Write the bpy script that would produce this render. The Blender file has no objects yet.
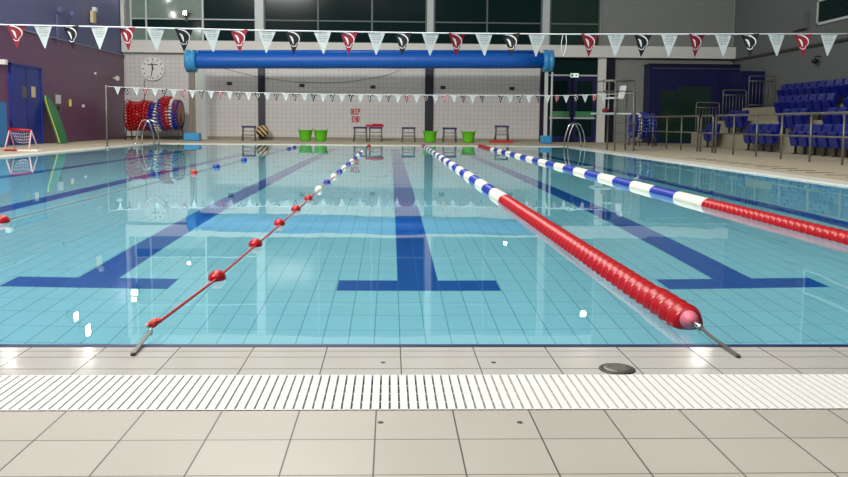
import bpy, bmesh, math, random
from mathutils import Vector, Matrix
random.seed(7)
PI = math.pi
sc = bpy.context.scene
col = sc.collection

# ------------------------------------------------------------------ camera
F, YAW, PITCH, ROLL, PX, PY, CH = 829.65, .0318709, .0893534, .00853628, 416.078, 197.365, .753
_cy, _sy, _cp, _sp, _cr, _sr = math.cos(YAW), math.sin(YAW), math.cos(PITCH), math.sin(PITCH), math.cos(ROLL), math.sin(ROLL)
fwd = Vector((_sy*_cp, _cy*_cp, -_sp)); r0 = Vector((_cy, -_sy, 0)); u0 = r0.cross(fwd)
rt = _cr*r0 + _sr*u0; up = -_sr*r0 + _cr*u0
cam = bpy.data.cameras.new('camera'); camo = bpy.data.objects.new('camera', cam); col.objects.link(camo)
m = Matrix((rt, up, -fwd)).transposed().to_4x4(); m.translation = (0, 0, CH); camo.matrix_world = m
cam.sensor_width = 36; cam.lens = F/848*36
cam.shift_x = (424-PX)/848; cam.shift_y = -(238.5-PY)/848
cam.clip_start = .05; cam.clip_end = 200
sc.camera = camo

def at(x, y, ax, v):
    """where the line of sight through a pixel of the photograph meets a plane of the hall"""
    d = fwd + rt*((x-PX)/F) - up*((y-PY)/F); o = Vector((0, 0, CH)); i = 'xyz'.index(ax)
    return o + d*((v-o[i])/d[i])

# ------------------------------------------------------------------ light
w = bpy.data.worlds.new('world'); sc.world = w; w.use_nodes = True
w.node_tree.nodes['Background'].inputs[0].default_value = (.86, .93, 1, 1)
w.node_tree.nodes['Background'].inputs[1].default_value = .16
def refl(x, y, ax, v):
    """where the line of sight, mirrored in the still water, meets a plane of the hall"""
    P = at(x, y, 'z', 0); d = P - Vector((0, 0, CH)); d.z = -d.z; i = 'xyz'.index(ax)
    return P + d*((v-P[i])/d[i])
def area(name, loc, sx, sy, power, color=(1, .97, .92), rot=(0, 0, 0), spread=180):
    l = bpy.data.lights.new(name, 'AREA'); l.shape = 'RECTANGLE'; l.size = sx; l.size_y = sy; l.energy = power; l.color = color
    l.spread = math.radians(spread)
    o = bpy.data.objects.new(name, l); o.location = loc; o.rotation_euler = rot; col.objects.link(o); return o
def aim(loc, target): return (Vector(target)-Vector(loc)).to_track_quat('-Z', 'Y').to_euler()
area('ceiling_light', (-3.0, 13.5, 10.4), 5.5, 20, 1900)
area('ceiling_light', (.5, -1, 10.4), 8, 8, 480)
area('flood_bank', (-8.5, 1, 11.6), 4, 1.4, 3600, rot=aim((-8.5, 1, 11.6), (-1, 32, 1)))
sc.view_settings.view_transform = 'Standard'; sc.view_settings.look = 'None'
sc.view_settings.exposure = 0.0; sc.view_settings.gamma = 1; sc.view_settings.use_curve_mapping = False
sc.cycles.sample_clamp_indirect = 4.0
sc.cycles.max_bounces = 10; sc.cycles.diffuse_bounces = 4; sc.cycles.transmission_bounces = 8; sc.cycles.glossy_bounces = 6

# ------------------------------------------------------------------ materials
def srgb(r, g, b):
    f = lambda c: (c/255/12.92) if c/255 <= .04045 else ((c/255+.055)/1.055)**2.4
    return (f(r), f(g), f(b), 1)
def mat(name, c, rough=.5, metal=0, spec=.5, bump=0, bscale=40, var=0, vscale=6, coat=0):
    m = bpy.data.materials.new(name); m.use_nodes = True; nt = m.node_tree; b = nt.nodes['Principled BSDF']
    b.inputs['Base Color'].default_value = c; b.inputs['Roughness'].default_value = rough
    b.inputs['Metallic'].default_value = metal; b.inputs['Specular IOR Level'].default_value = spec
    b.inputs['Coat Weight'].default_value = coat
    if var or bump:
        tc = nt.nodes.new('ShaderNodeTexCoord')
    if var:
        n = nt.nodes.new('ShaderNodeTexNoise'); n.inputs['Scale'].default_value = vscale; n.inputs['Detail'].default_value = 4
        nt.links.new(tc.outputs['Object'], n.inputs['Vector'])
        mp = nt.nodes.new('ShaderNodeMapRange'); mp.inputs[3].default_value = 1-var; mp.inputs[4].default_value = 1+var
        nt.links.new(n.outputs[0], mp.inputs[0])
        mx = nt.nodes.new('ShaderNodeVectorMath'); mx.operation = 'SCALE'; mx.inputs[0].default_value = c[:3]
        nt.links.new(mp.outputs[0], mx.inputs['Scale']); nt.links.new(mx.outputs[0], b.inputs['Base Color'])
    if bump:
        n2 = nt.nodes.new('ShaderNodeTexNoise'); n2.inputs['Scale'].default_value = bscale
        nt.links.new(tc.outputs['Object'], n2.inputs['Vector'])
        bp = nt.nodes.new('ShaderNodeBump'); bp.inputs['Strength'].default_value = bump; bp.inputs['Distance'].default_value = .01
        nt.links.new(n2.outputs[0], bp.inputs['Height']); nt.links.new(bp.outputs[0], b.inputs['Normal'])
    return m
def emit(name, c, s):
    m = bpy.data.materials.new(name); m.use_nodes = True; nt = m.node_tree; nt.nodes.clear()
    e = nt.nodes.new('ShaderNodeEmission'); e.inputs[0].default_value = c; e.inputs[1].default_value = s
    o = nt.nodes.new('ShaderNodeOutputMaterial'); nt.links.new(e.outputs[0], o.inputs[0]); return m
def tiles(name, c, g, ax, size, off, gw, rough=.3, spec=.5, var=.05, wet=None, hair=0, speck=0):
    """a grid of tiles with grout lines; ax: the two world axes it runs along; a size of 0 means no joints that way"""
    m = bpy.data.materials.new(name); m.use_nodes = True; nt = m.node_tree; N = nt.nodes.new; L = nt.links.new
    b = nt.nodes['Principled BSDF']; b.inputs['Specular IOR Level'].default_value = spec
    ge = N('ShaderNodeNewGeometry'); sep = N('ShaderNodeSeparateXYZ'); L(ge.outputs['Position'], sep.inputs[0])
    def M(op, a, b_=None):
        n = N('ShaderNodeMath'); n.operation = op
        for i, v in enumerate((a, b_)):
            if v is None: continue
            if isinstance(v, (int, float)): n.inputs[i].default_value = v
            else: L(v, n.inputs[i])
        return n.outputs[0]
    cells = []; mask = None
    for k in range(2):
        if not size[k]: continue
        u = M('DIVIDE', M('SUBTRACT', sep.outputs['XYZ'.index(ax[k])], off[k]), size[k])
        fr = M('FRACT', u); cells.append(M('FLOOR', u))
        dist = M('MULTIPLY', M('SUBTRACT', .5, M('ABSOLUTE', M('SUBTRACT', fr, .5))), size[k])
        g1 = M('LESS_THAN', dist, gw/2)
        mask = g1 if mask is None else M('MAXIMUM', mask, g1)
    cb = N('ShaderNodeCombineXYZ')
    for i, cc in enumerate(cells): L(cc, cb.inputs[i])
    wn = N('ShaderNodeTexWhiteNoise'); L(cb.outputs[0], wn.inputs[0])
    nz = N('ShaderNodeTexNoise'); nz.inputs['Scale'].default_value = 3; nz.inputs['Detail'].default_value = 5; L(ge.outputs['Position'], nz.inputs['Vector'])
    s = M('ADD', M('MULTIPLY', M('SUBTRACT', wn.outputs[0], .5), var), M('MULTIPLY', M('SUBTRACT', nz.outputs[0], .5), var*1.6))
    s = M('ADD', s, 1)
    if speck:
        n3 = N('ShaderNodeTexNoise'); n3.inputs['Scale'].default_value = 260; n3.inputs['Detail'].default_value = 2; L(ge.outputs['Position'], n3.inputs['Vector'])
        s = M('ADD', s, M('MULTIPLY', M('SUBTRACT', n3.outputs[0], .5), speck))
    sv = N('ShaderNodeVectorMath'); sv.operation = 'SCALE'; sv.inputs[0].default_value = c[:3]; L(s, sv.inputs['Scale'])
    mx = N('ShaderNodeMix'); mx.data_type = 'RGBA'; L(mask, mx.inputs[0]); L(sv.outputs[0], mx.inputs[6]); mx.inputs[7].default_value = g
    L(mx.outputs[2], b.inputs['Base Color'])
    if wet:
        n4 = N('ShaderNodeTexNoise'); n4.inputs['Scale'].default_value = 1.7; n4.inputs['Detail'].default_value = 3; L(ge.outputs['Position'], n4.inputs['Vector'])
        mp = N('ShaderNodeMapRange'); mp.inputs[1].default_value = .42; mp.inputs[2].default_value = .6; mp.inputs[3].default_value = wet; mp.inputs[4].default_value = rough
        L(n4.outputs[0], mp.inputs[0]); L(mp.outputs[0], b.inputs['Roughness'])
    else:
        b.inputs['Roughness'].default_value = rough
    h = M('SUBTRACT', 1, mask)
    if wet or hair:
        n5 = N('ShaderNodeTexNoise'); n5.inputs['Scale'].default_value = 90; L(ge.outputs['Position'], n5.inputs['Vector'])
        h = M('ADD', h, M('MULTIPLY', n5.outputs[0], .25 if wet else hair))
    bp = N('ShaderNodeBump'); bp.inputs['Strength'].default_value = .35; bp.inputs['Distance'].default_value = .002
    L(h, bp.inputs['Height']); L(bp.outputs[0], b.inputs['Normal'])
    return m

DARK = srgb(70, 66, 60)
M = {}
M['near_tile'] = tiles('beige_pool_edge_tile', srgb(176, 174, 166), DARK, 'XY', (.244, 0), (-1.182, 0), .0032, .22, .5, .05, wet=.08, speck=.06)
M['deck_tile'] = tiles('beige_deck_tile', srgb(168, 164, 153), DARK, 'XY', (.2, .2), (-.032, .115), .0036, .45, .4, .06, speck=.1, wet=.3)
M['far_deck'] = tiles('warm_deck_tile', srgb(190, 178, 152), srgb(140, 130, 110), 'XY', (.2, .2), (0, 0), .005, .5, .4, .08)
M['coping'] = tiles('cream_coping_tile', srgb(226, 222, 208), srgb(150, 146, 135), 'XY', (0, .244), (0, 0), .004, .35, .5, .04)
M['cope_far'] = tiles('cream_coping_tile_far', srgb(226, 218, 196), srgb(150, 146, 135), 'XY', (.244, 0), (0, 0), .004, .35, .5, .04)
M['grate'] = mat('white_plastic_grating', srgb(218, 218, 212), .4, spec=.4, var=.03)
M['trench'] = mat('dark_trench', srgb(40, 38, 36), .7)
M['grout'] = mat('dark_grout', srgb(80, 76, 70), .8)
M['nosing'] = mat('navy_nosing_tile', srgb(14, 24, 84), .35)
PW, PG = srgb(156, 230, 243), srgb(78, 158, 178)
M['pool_floor'] = tiles('light_blue_pool_tile', PW, PG, 'XY', (.119, .244), (.17, .02), .004, .3, .4, .04)
M['line_floor'] = tiles('navy_lane_tile', srgb(5, 90, 178), srgb(50, 125, 190), 'XY', (.119, .244), (.17, .02), .004, .3, .4, .06)
M['pool_wall_y'] = tiles('light_blue_wall_tile_side', PW, PG, 'YZ', (.244, .119), (0, 0), .005, .3, .4, .04)
M['pool_wall_x'] = tiles('light_blue_wall_tile_end', PW, PG, 'XZ', (.244, .119), (0, 0), .005, .3, .4, .04)
M['band_y'] = tiles('blue_waterline_tile_side', srgb(22, 92, 150), srgb(40, 110, 160), 'YZ', (.244, .119), (0, 0), .005, .25, .5, .15)
M['band_x'] = tiles('blue_waterline_tile_end', srgb(22, 92, 150), srgb(40, 110, 160), 'XZ', (.244, .119), (0, 0), .005, .25, .5, .15)
M['wall_tile'] = tiles('white_wall_tile', srgb(214, 212, 208), srgb(182, 180, 176), 'XZ', (.18, .18), (.05, .02), .014, .3, .4, .03)
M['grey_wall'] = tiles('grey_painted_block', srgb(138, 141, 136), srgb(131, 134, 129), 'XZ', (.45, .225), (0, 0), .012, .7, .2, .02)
M['grey_side'] = tiles('grey_painted_block_side_shaded', srgb(108, 112, 110), srgb(101, 105, 103), 'YZ', (.45, .225), (0, 0), .012, .7, .2, .02)  # same block paint, darkened: the unlit right wall's shade is in the colour
M['purple'] = tiles('purple_glazed_block', srgb(114, 74, 106), srgb(96, 62, 92), 'YZ', (.45, .225), (0, .05), .012, .35, .4, .06)
M['lilac'] = mat('lilac_upper_panel', srgb(100, 102, 146), .5, var=.05, vscale=1)
M['white'] = mat('white_paint', srgb(232, 230, 222), .5)
M['white_band'] = mat('white_rendered_band', srgb(226, 226, 218), .6, var=.03, vscale=2)
M['gloss_white'] = mat('white_plastic', srgb(235, 235, 230), .3)
M['navy'] = mat('navy_paint', srgb(14, 13, 38), .4)
M['door_blue'] = mat('blue_painted_door', srgb(30, 50, 140), .35, var=.05, vscale=2)
M['deep_blue'] = mat('deep_blue_panel', srgb(14, 18, 74), .45, var=.06, vscale=2)
M['light_blue'] = mat('light_blue_plastic', srgb(40, 120, 185), .35, var=.06)
M['cyan'] = mat('pale_blue_steel_housing', srgb(60, 150, 205), .35, var=.08, vscale=5)
M['roll_blue'] = mat('blue_cover_fabric', srgb(6, 92, 186), .45, bump=.15, bscale=6, var=.06, vscale=3)
M['dark_glass'] = mat('dark_window_glass', srgb(20, 40, 40), .12, spec=.06)
M['pale_glass'] = mat('pale_green_obscured_glass', srgb(120, 140, 128), .1, spec=.6, var=.08, vscale=1.2)
M['green_glass'] = mat('green_tinted_glass', srgb(30, 52, 44), .08, spec=.6)
M['dim_frame'] = mat('dull_green_window_frame', srgb(92, 106, 102), .5)
M['pale_lilac'] = mat('pale_lilac_conduit', srgb(150, 146, 170), .5)
M['frame'] = mat('pale_window_frame', srgb(196, 204, 200), .4)
M['steel'] = mat('stainless_steel', srgb(200, 200, 195), .22, 1)
M['dull_steel'] = mat('dull_galvanised_steel', srgb(120, 118, 110), .45, .6)
M['dark_steel'] = mat('dark_painted_steel', srgb(70, 66, 60), .5, .3)
M['post_steel'] = mat('brown_grey_steel_post', srgb(116, 106, 96), .45, .4)
M['red'] = mat('red_plastic', srgb(176, 12, 18), .28, spec=.5)
M['red_disc'] = mat('red_float_plastic', srgb(166, 8, 16), .28, spec=.55)
M['pink'] = mat('faded_pink_plastic', srgb(214, 110, 130), .4)
M['pale_pink'] = mat('pale_pink_plastic_tube', srgb(224, 176, 184), .4)
M['orange_red'] = mat('orange_red_plastic', srgb(225, 70, 45), .4)
M['blue_disc'] = mat('blue_float_plastic', srgb(26, 50, 150), .3)
M['cream_disc'] = mat('cream_float_plastic', srgb(228, 222, 200), .35)
M['rope_red'] = mat('red_lane_cord', srgb(190, 40, 45), .6)
M['rope_grey'] = mat('grey_cord', srgb(150, 150, 150), .6)
M['rope_white'] = mat('white_cord', srgb(240, 240, 240), .6)
M['strap'] = mat('grey_webbing_strap', srgb(120, 116, 110), .35, .5)
M['green_tub'] = mat('lime_green_plastic', srgb(100, 195, 30), .4, var=.06)
M['green_board'] = mat('green_foam_board', srgb(10, 120, 66), .4)
M['yellow'] = mat('yellow_plastic', srgb(215, 200, 60), .4)
M['black'] = mat('black_plastic', srgb(16, 16, 18), .4)
M['cream'] = mat('cream_plastic', srgb(224, 206, 160), .45)
M['seat_blue'] = mat('royal_blue_seat_plastic', srgb(9, 27, 116), .3)
M['seat_dark'] = mat('dark_blue_seat_plastic', srgb(20, 30, 120), .4)
M['concrete'] = mat('painted_concrete', srgb(150, 144, 122), .8, var=.08, vscale=3)
M['red_mat'] = mat('red_rubber_mat', srgb(200, 34, 34), .6)
M['towel'] = mat('red_towelling', srgb(190, 20, 40), .9, bump=.5, bscale=60)
M['dark_red'] = mat('dark_red_cloth', srgb(110, 20, 30), .8)
M['net'] = mat('pale_net_cord', srgb(200, 190, 200), .8)
M['sign_red'] = mat('red_sign_lettering', srgb(196, 20, 20), .5)
M['paper'] = mat('white_notice_paper', srgb(216, 218, 216), .6)
M['flag_white'] = mat('white_pennant_cloth', srgb(206, 212, 210), .6)
M['flag_red'] = mat('crimson_pennant_cloth', srgb(142, 18, 42), .6)
M['flag_black'] = mat('black_pennant_cloth', srgb(16, 16, 20), .6)
M['flag_ink'] = mat('grey_pennant_print', srgb(140, 148, 150), .6)
M['sheet_green'] = mat('green_sheet_behind_glass', srgb(70, 140, 90), .5)
M['lamp_glow'] = emit('floodlight_glow', (1, .97, .9, 1), 130)
M['exit_glow'] = emit('exit_sign_glow', (.75, 1, .85, 1), 1.1)
M['exit_green'] = mat('exit_sign_green', srgb(30, 150, 80), .5)

# water: a real refracting surface
wm = bpy.data.materials.new('clear_pool_water'); wm.use_nodes = True; nt = wm.node_tree; nt.nodes.clear()
gl = nt.nodes.new('ShaderNodeBsdfGlass'); gl.inputs['IOR'].default_value = 1.333; gl.inputs['Roughness'].default_value = 0
gl.inputs['Color'].default_value = (.97, 1, 1, 1)
ge = nt.nodes.new('ShaderNodeNewGeometry'); n1 = nt.nodes.new('ShaderNodeTexNoise'); n1.inputs['Scale'].default_value = 1.6; n1.inputs['Detail'].default_value = 2
mp = nt.nodes.new('ShaderNodeMapping'); mp.inputs['Scale'].default_value = (1, .45, 1)
nt.links.new(ge.outputs['Position'], mp.inputs[0]); nt.links.new(mp.outputs[0], n1.inputs['Vector'])
bp = nt.nodes.new('ShaderNodeBump'); bp.inputs['Strength'].default_value = .05; bp.inputs['Distance'].default_value = .03
nt.links.new(n1.outputs[0], bp.inputs['Height']); nt.links.new(bp.outputs[0], gl.inputs['Normal'])
oo = nt.nodes.new('ShaderNodeOutputMaterial'); nt.links.new(gl.outputs[0], oo.inputs[0])
M['water'] = wm

# ------------------------------------------------------------------ helpers
def box(bm, x0, x1, y0, y1, z0, z1, mi=0, bev=0):
    vs = [bm.verts.new(p) for p in ((x0, y0, z0), (x1, y0, z0), (x1, y1, z0), (x0, y1, z0), (x0, y0, z1), (x1, y0, z1), (x1, y1, z1), (x0, y1, z1))]
    fs = [bm.faces.new([vs[i] for i in f]) for f in ((3, 2, 1, 0), (4, 5, 6, 7), (0, 1, 5, 4), (1, 2, 6, 5), (2, 3, 7, 6), (3, 0, 4, 7))]
    for f in fs: f.material_index = mi
    if bev:
        es = list({e for f in fs for e in f.edges})
        r = bmesh.ops.bevel(bm, geom=es, offset=bev, segments=2, affect='EDGES', profile=.5)
        for f in r['faces']: f.material_index = mi
    return vs
def cyl(bm, a, b, r, n=12, r2=None, mi=0, caps=True):
    a, b = Vector(a), Vector(b); d = (b-a).normalized(); r2 = r if r2 is None else r2
    t = Vector((0, 0, 1)) if abs(d.z) < .9 else Vector((1, 0, 0)); u = d.cross(t).normalized(); v = d.cross(u)
    A = [bm.verts.new(a + (u*math.cos(2*PI*i/n) + v*math.sin(2*PI*i/n))*r) for i in range(n)]
    B = [bm.verts.new(b + (u*math.cos(2*PI*i/n) + v*math.sin(2*PI*i/n))*r2) for i in range(n)]
    for i in range(n):
        f = bm.faces.new((A[i], A[(i+1) % n], B[(i+1) % n], B[i])); f.smooth = True; f.material_index = mi
    if caps:
        bm.faces.new(A[::-1]).material_index = mi; bm.faces.new(B).material_index = mi
def tube(bm, pts, r, n=8, mi=0, closed=False):
    pts = [Vector(p) for p in pts]; k = len(pts); rings = []; pu = None
    for i, p in enumerate(pts):
        a = pts[(i-1) % k] if (closed or i > 0) else p; b = pts[(i+1) % k] if (closed or i < k-1) else p
        d = (b-a).normalized()
        if pu is None:
            t = Vector((0, 0, 1)) if abs(d.z) < .9 else Vector((1, 0, 0)); u = d.cross(t).normalized()
        else:
            u = (pu - d*pu.dot(d)).normalized()
        pu = u; v = d.cross(u)
        rings.append([bm.verts.new(p + (u*math.cos(2*PI*j/n) + v*math.sin(2*PI*j/n))*r) for j in range(n)])
    for i in range(k if closed else k-1):
        A, B = rings[i], rings[(i+1) % k]
        for j in range(n):
            f = bm.faces.new((A[j], A[(j+1) % n], B[(j+1) % n], B[j])); f.smooth = True; f.material_index = mi
    if not closed:
        bm.faces.new(rings[0][::-1]).material_index = mi; bm.faces.new(rings[-1]).material_index = mi
def round_path(pts, rad, seg=5):
    pts = [Vector(p) for p in pts]; out = [pts[0]]
    for i in range(1, len(pts)-1):
        p = pts[i]; a = (pts[i-1]-p); b = (pts[i+1]-p); rr = min(rad, a.length*.49, b.length*.49)
        s, e = p + a.normalized()*rr, p + b.normalized()*rr
        for k in range(seg+1):
            t = k/seg; out.append(s*(1-t)**2 + p*2*t*(1-t) + e*t*t)
    out.append(pts[-1]); return out
def lathe(bm, o, axis, prof, n=20, mi=0):
    """prof: (distance along the axis, radius)"""
    o = Vector(o); d = Vector(axis).normalized(); t = Vector((0, 0, 1)) if abs(d.z) < .9 else Vector((1, 0, 0))
    u = d.cross(t).normalized(); v = d.cross(u); rings = []
    for s, r in prof:
        rings.append([bm.verts.new(o + d*s + (u*math.cos(2*PI*i/n) + v*math.sin(2*PI*i/n))*max(r, 1e-4)) for i in range(n)])
    for A, B in zip(rings, rings[1:]):
        for i in range(n):
            f = bm.faces.new((A[i], A[(i+1) % n], B[(i+1) % n], B[i])); f.smooth = True; f.material_index = mi
    bm.faces.new(rings[0][::-1]).material_index = mi; bm.faces.new(rings[-1]).material_index = mi
def prism(bm, pts, dvec, mi=0):
    """a solid: the outline pts pushed along dvec"""
    A = [bm.verts.new(p) for p in pts]; B = [bm.verts.new(Vector(p)+Vector(dvec)) for p in pts]; n = len(pts)
    bm.faces.new(A[::-1]).material_index = mi; bm.faces.new(B).material_index = mi
    for i in range(n): bm.faces.new((A[i], A[(i+1) % n], B[(i+1) % n], B[i])).material_index = mi
def obj(name, bm, mats, parent=None, loc=None, kind=None, norm=True):
    if norm: bmesh.ops.recalc_face_normals(bm, faces=bm.faces[:])
    me = bpy.data.meshes.new(name); bm.to_mesh(me); bm.free()
    for m_ in (mats if isinstance(mats, (list, tuple)) else [mats]): me.materials.append(M[m_])
    o = bpy.data.objects.new(name, me); col.objects.link(o)
    if parent: o.parent = parent
    if loc is not None: o.location = loc
    if kind: o['kind'] = kind
    return o
def B(fn):
    bm = bmesh.new(); fn(bm); return bm
def boxobj(name, mats, *bs, parent=None, kind=None, bev=0, loc=None):
    bm = bmesh.new()
    for b in bs: box(bm, *b, bev=bev)
    return obj(name, bm, mats, parent, loc, kind, norm=True)
def struct(name, mats, *bs): return boxobj(name, mats, *bs, kind='structure')
def tag(o, label, cat, group=None):
    o['label'] = label; o['category'] = cat
    if group: o['group'] = group
    return o
def thing(name, label, cat, loc=(0, 0, 0), rotz=0, group=None):
    o = bpy.data.objects.new(name, None); col.objects.link(o); o.location = loc; o.rotation_euler = (0, 0, rotz); o.empty_display_size = .1
    return tag(o, label, cat, group)
def dup(root, loc=None, rotz=None, label=None, group=None):
    r = root.copy(); col.objects.link(r)
    if loc is not None: r.location = loc
    if rotz is not None: r.rotation_euler = (0, 0, rotz)
    if label: r['label'] = label
    if group: r['group'] = group
    for ch in list(root.children):
        c = ch.copy(); col.objects.link(c); c.parent = r
        for g in ch.children:
            d = g.copy(); col.objects.link(d); d.parent = c
    return r
ORD = ['first', 'second', 'third', 'fourth', 'fifth', 'sixth', 'seventh', 'eighth', 'ninth', 'tenth', 'eleventh', 'twelfth', 'thirteenth', 'fourteenth', 'fifteenth', 'sixteenth', 'seventeenth', 'eighteenth', 'nineteenth', 'twentieth', 'twenty-first', 'twenty-second', 'twenty-third', 'twenty-fourth', 'twenty-fifth']

# ------------------------------------------------------------------ the setting
Y0, Y1, XL, XR = 2.752, 27.57, -7.55, 5.75          # the pool
WL, WR, WF = -10.82, 14.2, 34.4                    # left, right, far walls
LINES = (-5.6, -3.68, -1.72, .17, 2.08, 4.02)
DZ = .018
def depth(y): return -.9 if y < 8 else -.9 - .9*(y-8)/(Y1-8)

# near edge: tile courses, grating, tiles behind it
bm = bmesh.new()
for a, b in ((2.684, 2.7305), (2.614, 2.679), (2.487, 2.609), (2.424, 2.482)):
    box(bm, -14, 16, a, b, -.25, .003)
box(bm, -14, 16, 2.4245, 2.7308, -.25, .0024, 1)
obj('floor_pool_edge', bm, ['near_tile', 'grout'], kind='structure')
boxobj('trim_pool_nosing', 'nosing', (XL, XR, 2.731, 2.762, -.06, .0045), kind='structure')
struct('floor_near_deck', 'deck_tile', (-14, 16, -4, 2.116, -.25, .003))
struct('floor_trench', 'trench', (-14, 16, 2.1165, 2.4235, -.25, -.04))
bm = bmesh.new()
k = 0; x = -2.6
while x < 2.8:
    box(bm, x, x+.0195, 2.119, 2.421, -.018, .004); x += .0253
box(bm, -2.6, 2.8, 2.119, 2.125, -.02, .0035); box(bm, -2.6, 2.8, 2.415, 2.421, -.02, .0035)
for y in (2.2, 2.27, 2.34): box(bm, -2.6, 2.8, y-.003, y+.003, -.022, -.003)
tag(obj('overflow_grating', bm, 'grate'), 'white slatted plastic overflow grating running across the near deck tiles', 'grating')

# deck round the pool
boxobj('floor_left_deck', 'far_deck', (WL, XL-.42, Y0, WF, -.25, DZ), kind='structure')
boxobj('floor_right_deck', 'far_deck', (XR+.42, WR+1, Y0, WF, -.25, DZ), kind='structure')
boxobj('floor_far_deck', 'far_deck', (XL-.42, XR+.42, Y1+.42, WF, -.25, DZ), kind='structure')
boxobj('trim_left_coping', 'coping', (XL-.42, XL, Y0, Y1, .0005, DZ+.004), kind='structure')
boxobj('trim_right_coping', 'coping', (XR, XR+.42, Y0, Y1, .0005, DZ+.004), kind='structure')
boxobj('trim_far_coping', 'cope_far', (XL-.42, XR+.42, Y1, Y1+.42, .0005, DZ+.004), kind='structure')

# pool basin, lane lines laid in its floor tiles
xs = [XL]
for c in LINES: xs += [c-.47, c-.119, c+.119, c+.47]
xs.append(XR); ys = [Y0, 4.66, 4.91, 8.0, 14, 20, Y1-2.2, Y1-1.95, Y1]
bm = bmesh.new(); V = [[bm.verts.new((x, y, depth(y))) for y in ys] for x in xs]
for i in range(len(xs)-1):
    for j in range(len(ys)-1):
        f = bm.faces.new((V[i][j], V[i+1][j], V[i+1][j+1], V[i][j+1]))
        line = i % 4 == 2 and 1 <= j <= len(ys)-3
        bar = i > 0 and i % 4 in (1, 2, 3) and j in (1, len(ys)-3)
        f.material_index = 1 if (line or bar) else 0
def wallface(a, b, z0a, z0b, z1, mi):
    f = bm.faces.new([bm.verts.new(p) for p in ((a[0], a[1], z0a), (b[0], b[1], z0b), (b[0], b[1], z1), (a[0], a[1], z1))]); f.material_index = mi
for a, b, mw, mb in (((XL, Y0), (XL, 8), 2, 4), ((XL, 8), (XL, Y1), 2, 4), ((XR, 8), (XR, Y0), 2, 4), ((XR, Y1), (XR, 8), 2, 4), ((XR, Y0), (XL, Y0), 3, 5), ((XL, Y1), (XR, Y1), 3, 5)):
    wallface(a, b, depth(a[1]), depth(b[1]), -.25, mw); wallface(a, b, -.25, -.25, .0, mb)
obj('floor_pool_basin', bm, ['pool_floor', 'line_floor', 'pool_wall_y', 'pool_wall_x', 'band_y', 'band_x'], kind='structure', norm=False)
bm = bmesh.new(); vs = [bm.verts.new(p) for p in ((XL, Y0-.001, 0), (XR, Y0-.001, 0), (XR, Y1, 0), (XL, Y1, 0))]; bm.faces.new(vs)
o = obj('pool_water', bm, 'water', norm=False); o['kind'] = 'stuff'; tag(o, 'clear turquoise water filling the swimming pool', 'water')

# walls
WH = 11
WE = at(539.5, 110, 'y', WF).x
struct('wall_far', 'wall_tile', (WL, WE, WF, WF+.3, -.2, 3.45))
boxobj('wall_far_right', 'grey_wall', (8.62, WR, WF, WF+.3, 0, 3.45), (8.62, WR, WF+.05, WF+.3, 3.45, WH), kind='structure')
struct('wall_left', 'purple', (WL-.3, WL, -4, WF, -.2, 3.36))
struct('wall_left_upper', 'lilac', (WL-.3, WL-.03, -4, WF, 3.36, WH))
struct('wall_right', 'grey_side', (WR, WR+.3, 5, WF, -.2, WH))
struct('trim_far_band', 'white_band', (WL, WR, WF-.28, WF+.3, 3.5, 3.97))
struct('wall_far_head', 'white_band', (WL, 8.62, WF, WF+.3, 8.2, WH))
struct('trim_left_conduit', 'pale_lilac', (WL, WL+.05, -4, WF, 3.36, 3.4))
struct('trim_right_conduit', 'dark_steel', (WR-.08, WR, 5, WF, 3.42, 3.5))
struct('trim_far_corner', 'white', (WL, WL+.14, WF-.3, WF, 3.97, 8.2))
struct('baseboard_far', 'concrete', (WL, WE, WF-.02, WF, 0, .14))
# windows of the far wall
def window(n, x0, x1, panes, zt=4.87, last=None):
    fr = bmesh.new(); z0, z1 = 3.97, 8.2; fw = .035 if n == 1 else .025
    box(fr, x0, x1, WF-.02, WF+.1, z0, z0+.05); box(fr, x0, x1, WF-.02, WF+.1, z1-.05, z1)
    for z in (zt, 6.9): box(fr, x0+.05, x1-.05, WF-.02, WF+.08, z-.02, z+.02)
    for x in [x0+.03] + panes + [x1-.03]: box(fr, x-fw, x+fw, WF-.03, WF+.11, z0, z1)
    f = obj('window_%d' % n, fr, 'frame' if n == 1 else 'dim_frame', kind='structure')
    xs_ = [x0+.03] + panes + [x1-.03]
    for i in range(len(xs_)-1):
        for za, zb in ((z0+.05, zt-.03), (zt+.03, 6.87), (6.93, z1-.05)):
            m_ = 'dark_glass'
            if n == 1 and i <= 1: m_ = 'pale_glass' if not (za > zt and False) else 'dark_glass'
            if n == 4 or (za < zt and n != 1): m_ = 'green_glass' if n == 4 else 'dark_glass'
            if n == 1 and i <= 1 and za < zt:
                boxobj('pane', 'dark_glass', (xs_[i]+.035, xs_[i+1]-.035, WF+.025, WF+.04, zb-.3, zb), parent=f); zb -= .3
            boxobj('pane', m_, (xs_[i]+.035, xs_[i+1]-.035, WF+.03, WF+.045, za, zb), parent=f)
X = lambda px, py=30, Y=WF: at(px, py, 'y', Y).x
window(1, X(130.5), X(256.5), [X(146.5), X(203)])
window(2, X(264), X(427), [X(318), X(372)])
window(3, X(433.5), X(542), [X(487)])
window(4, X(549.5), X(600), [])
for a, b in ((257, 264), (427, 433.3), (542, 549)):
    struct('trim_window_pier', 'frame', (X(a), X(b), WF-.12, WF+.3, 3.97, 8.2))
struct('trim_window_jamb', 'white_band', (X(600), 8.63, WF-.02, WF+.3, 3.97, 8.2))
# right wall window
rw = struct('window_5', 'frame', (WR-.05, WR+.02, 20, 27.6, 4.1, 4.18), (WR-.05, WR+.02, 27.52, 27.6, 4.1, 9), (WR-.05, WR+.02, 20, 27.6, 4.86, 4.92))
boxobj('pane', 'dark_glass', (WR-.02, WR-.005, 20, 27.52, 4.18, 9), parent=rw)
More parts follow.
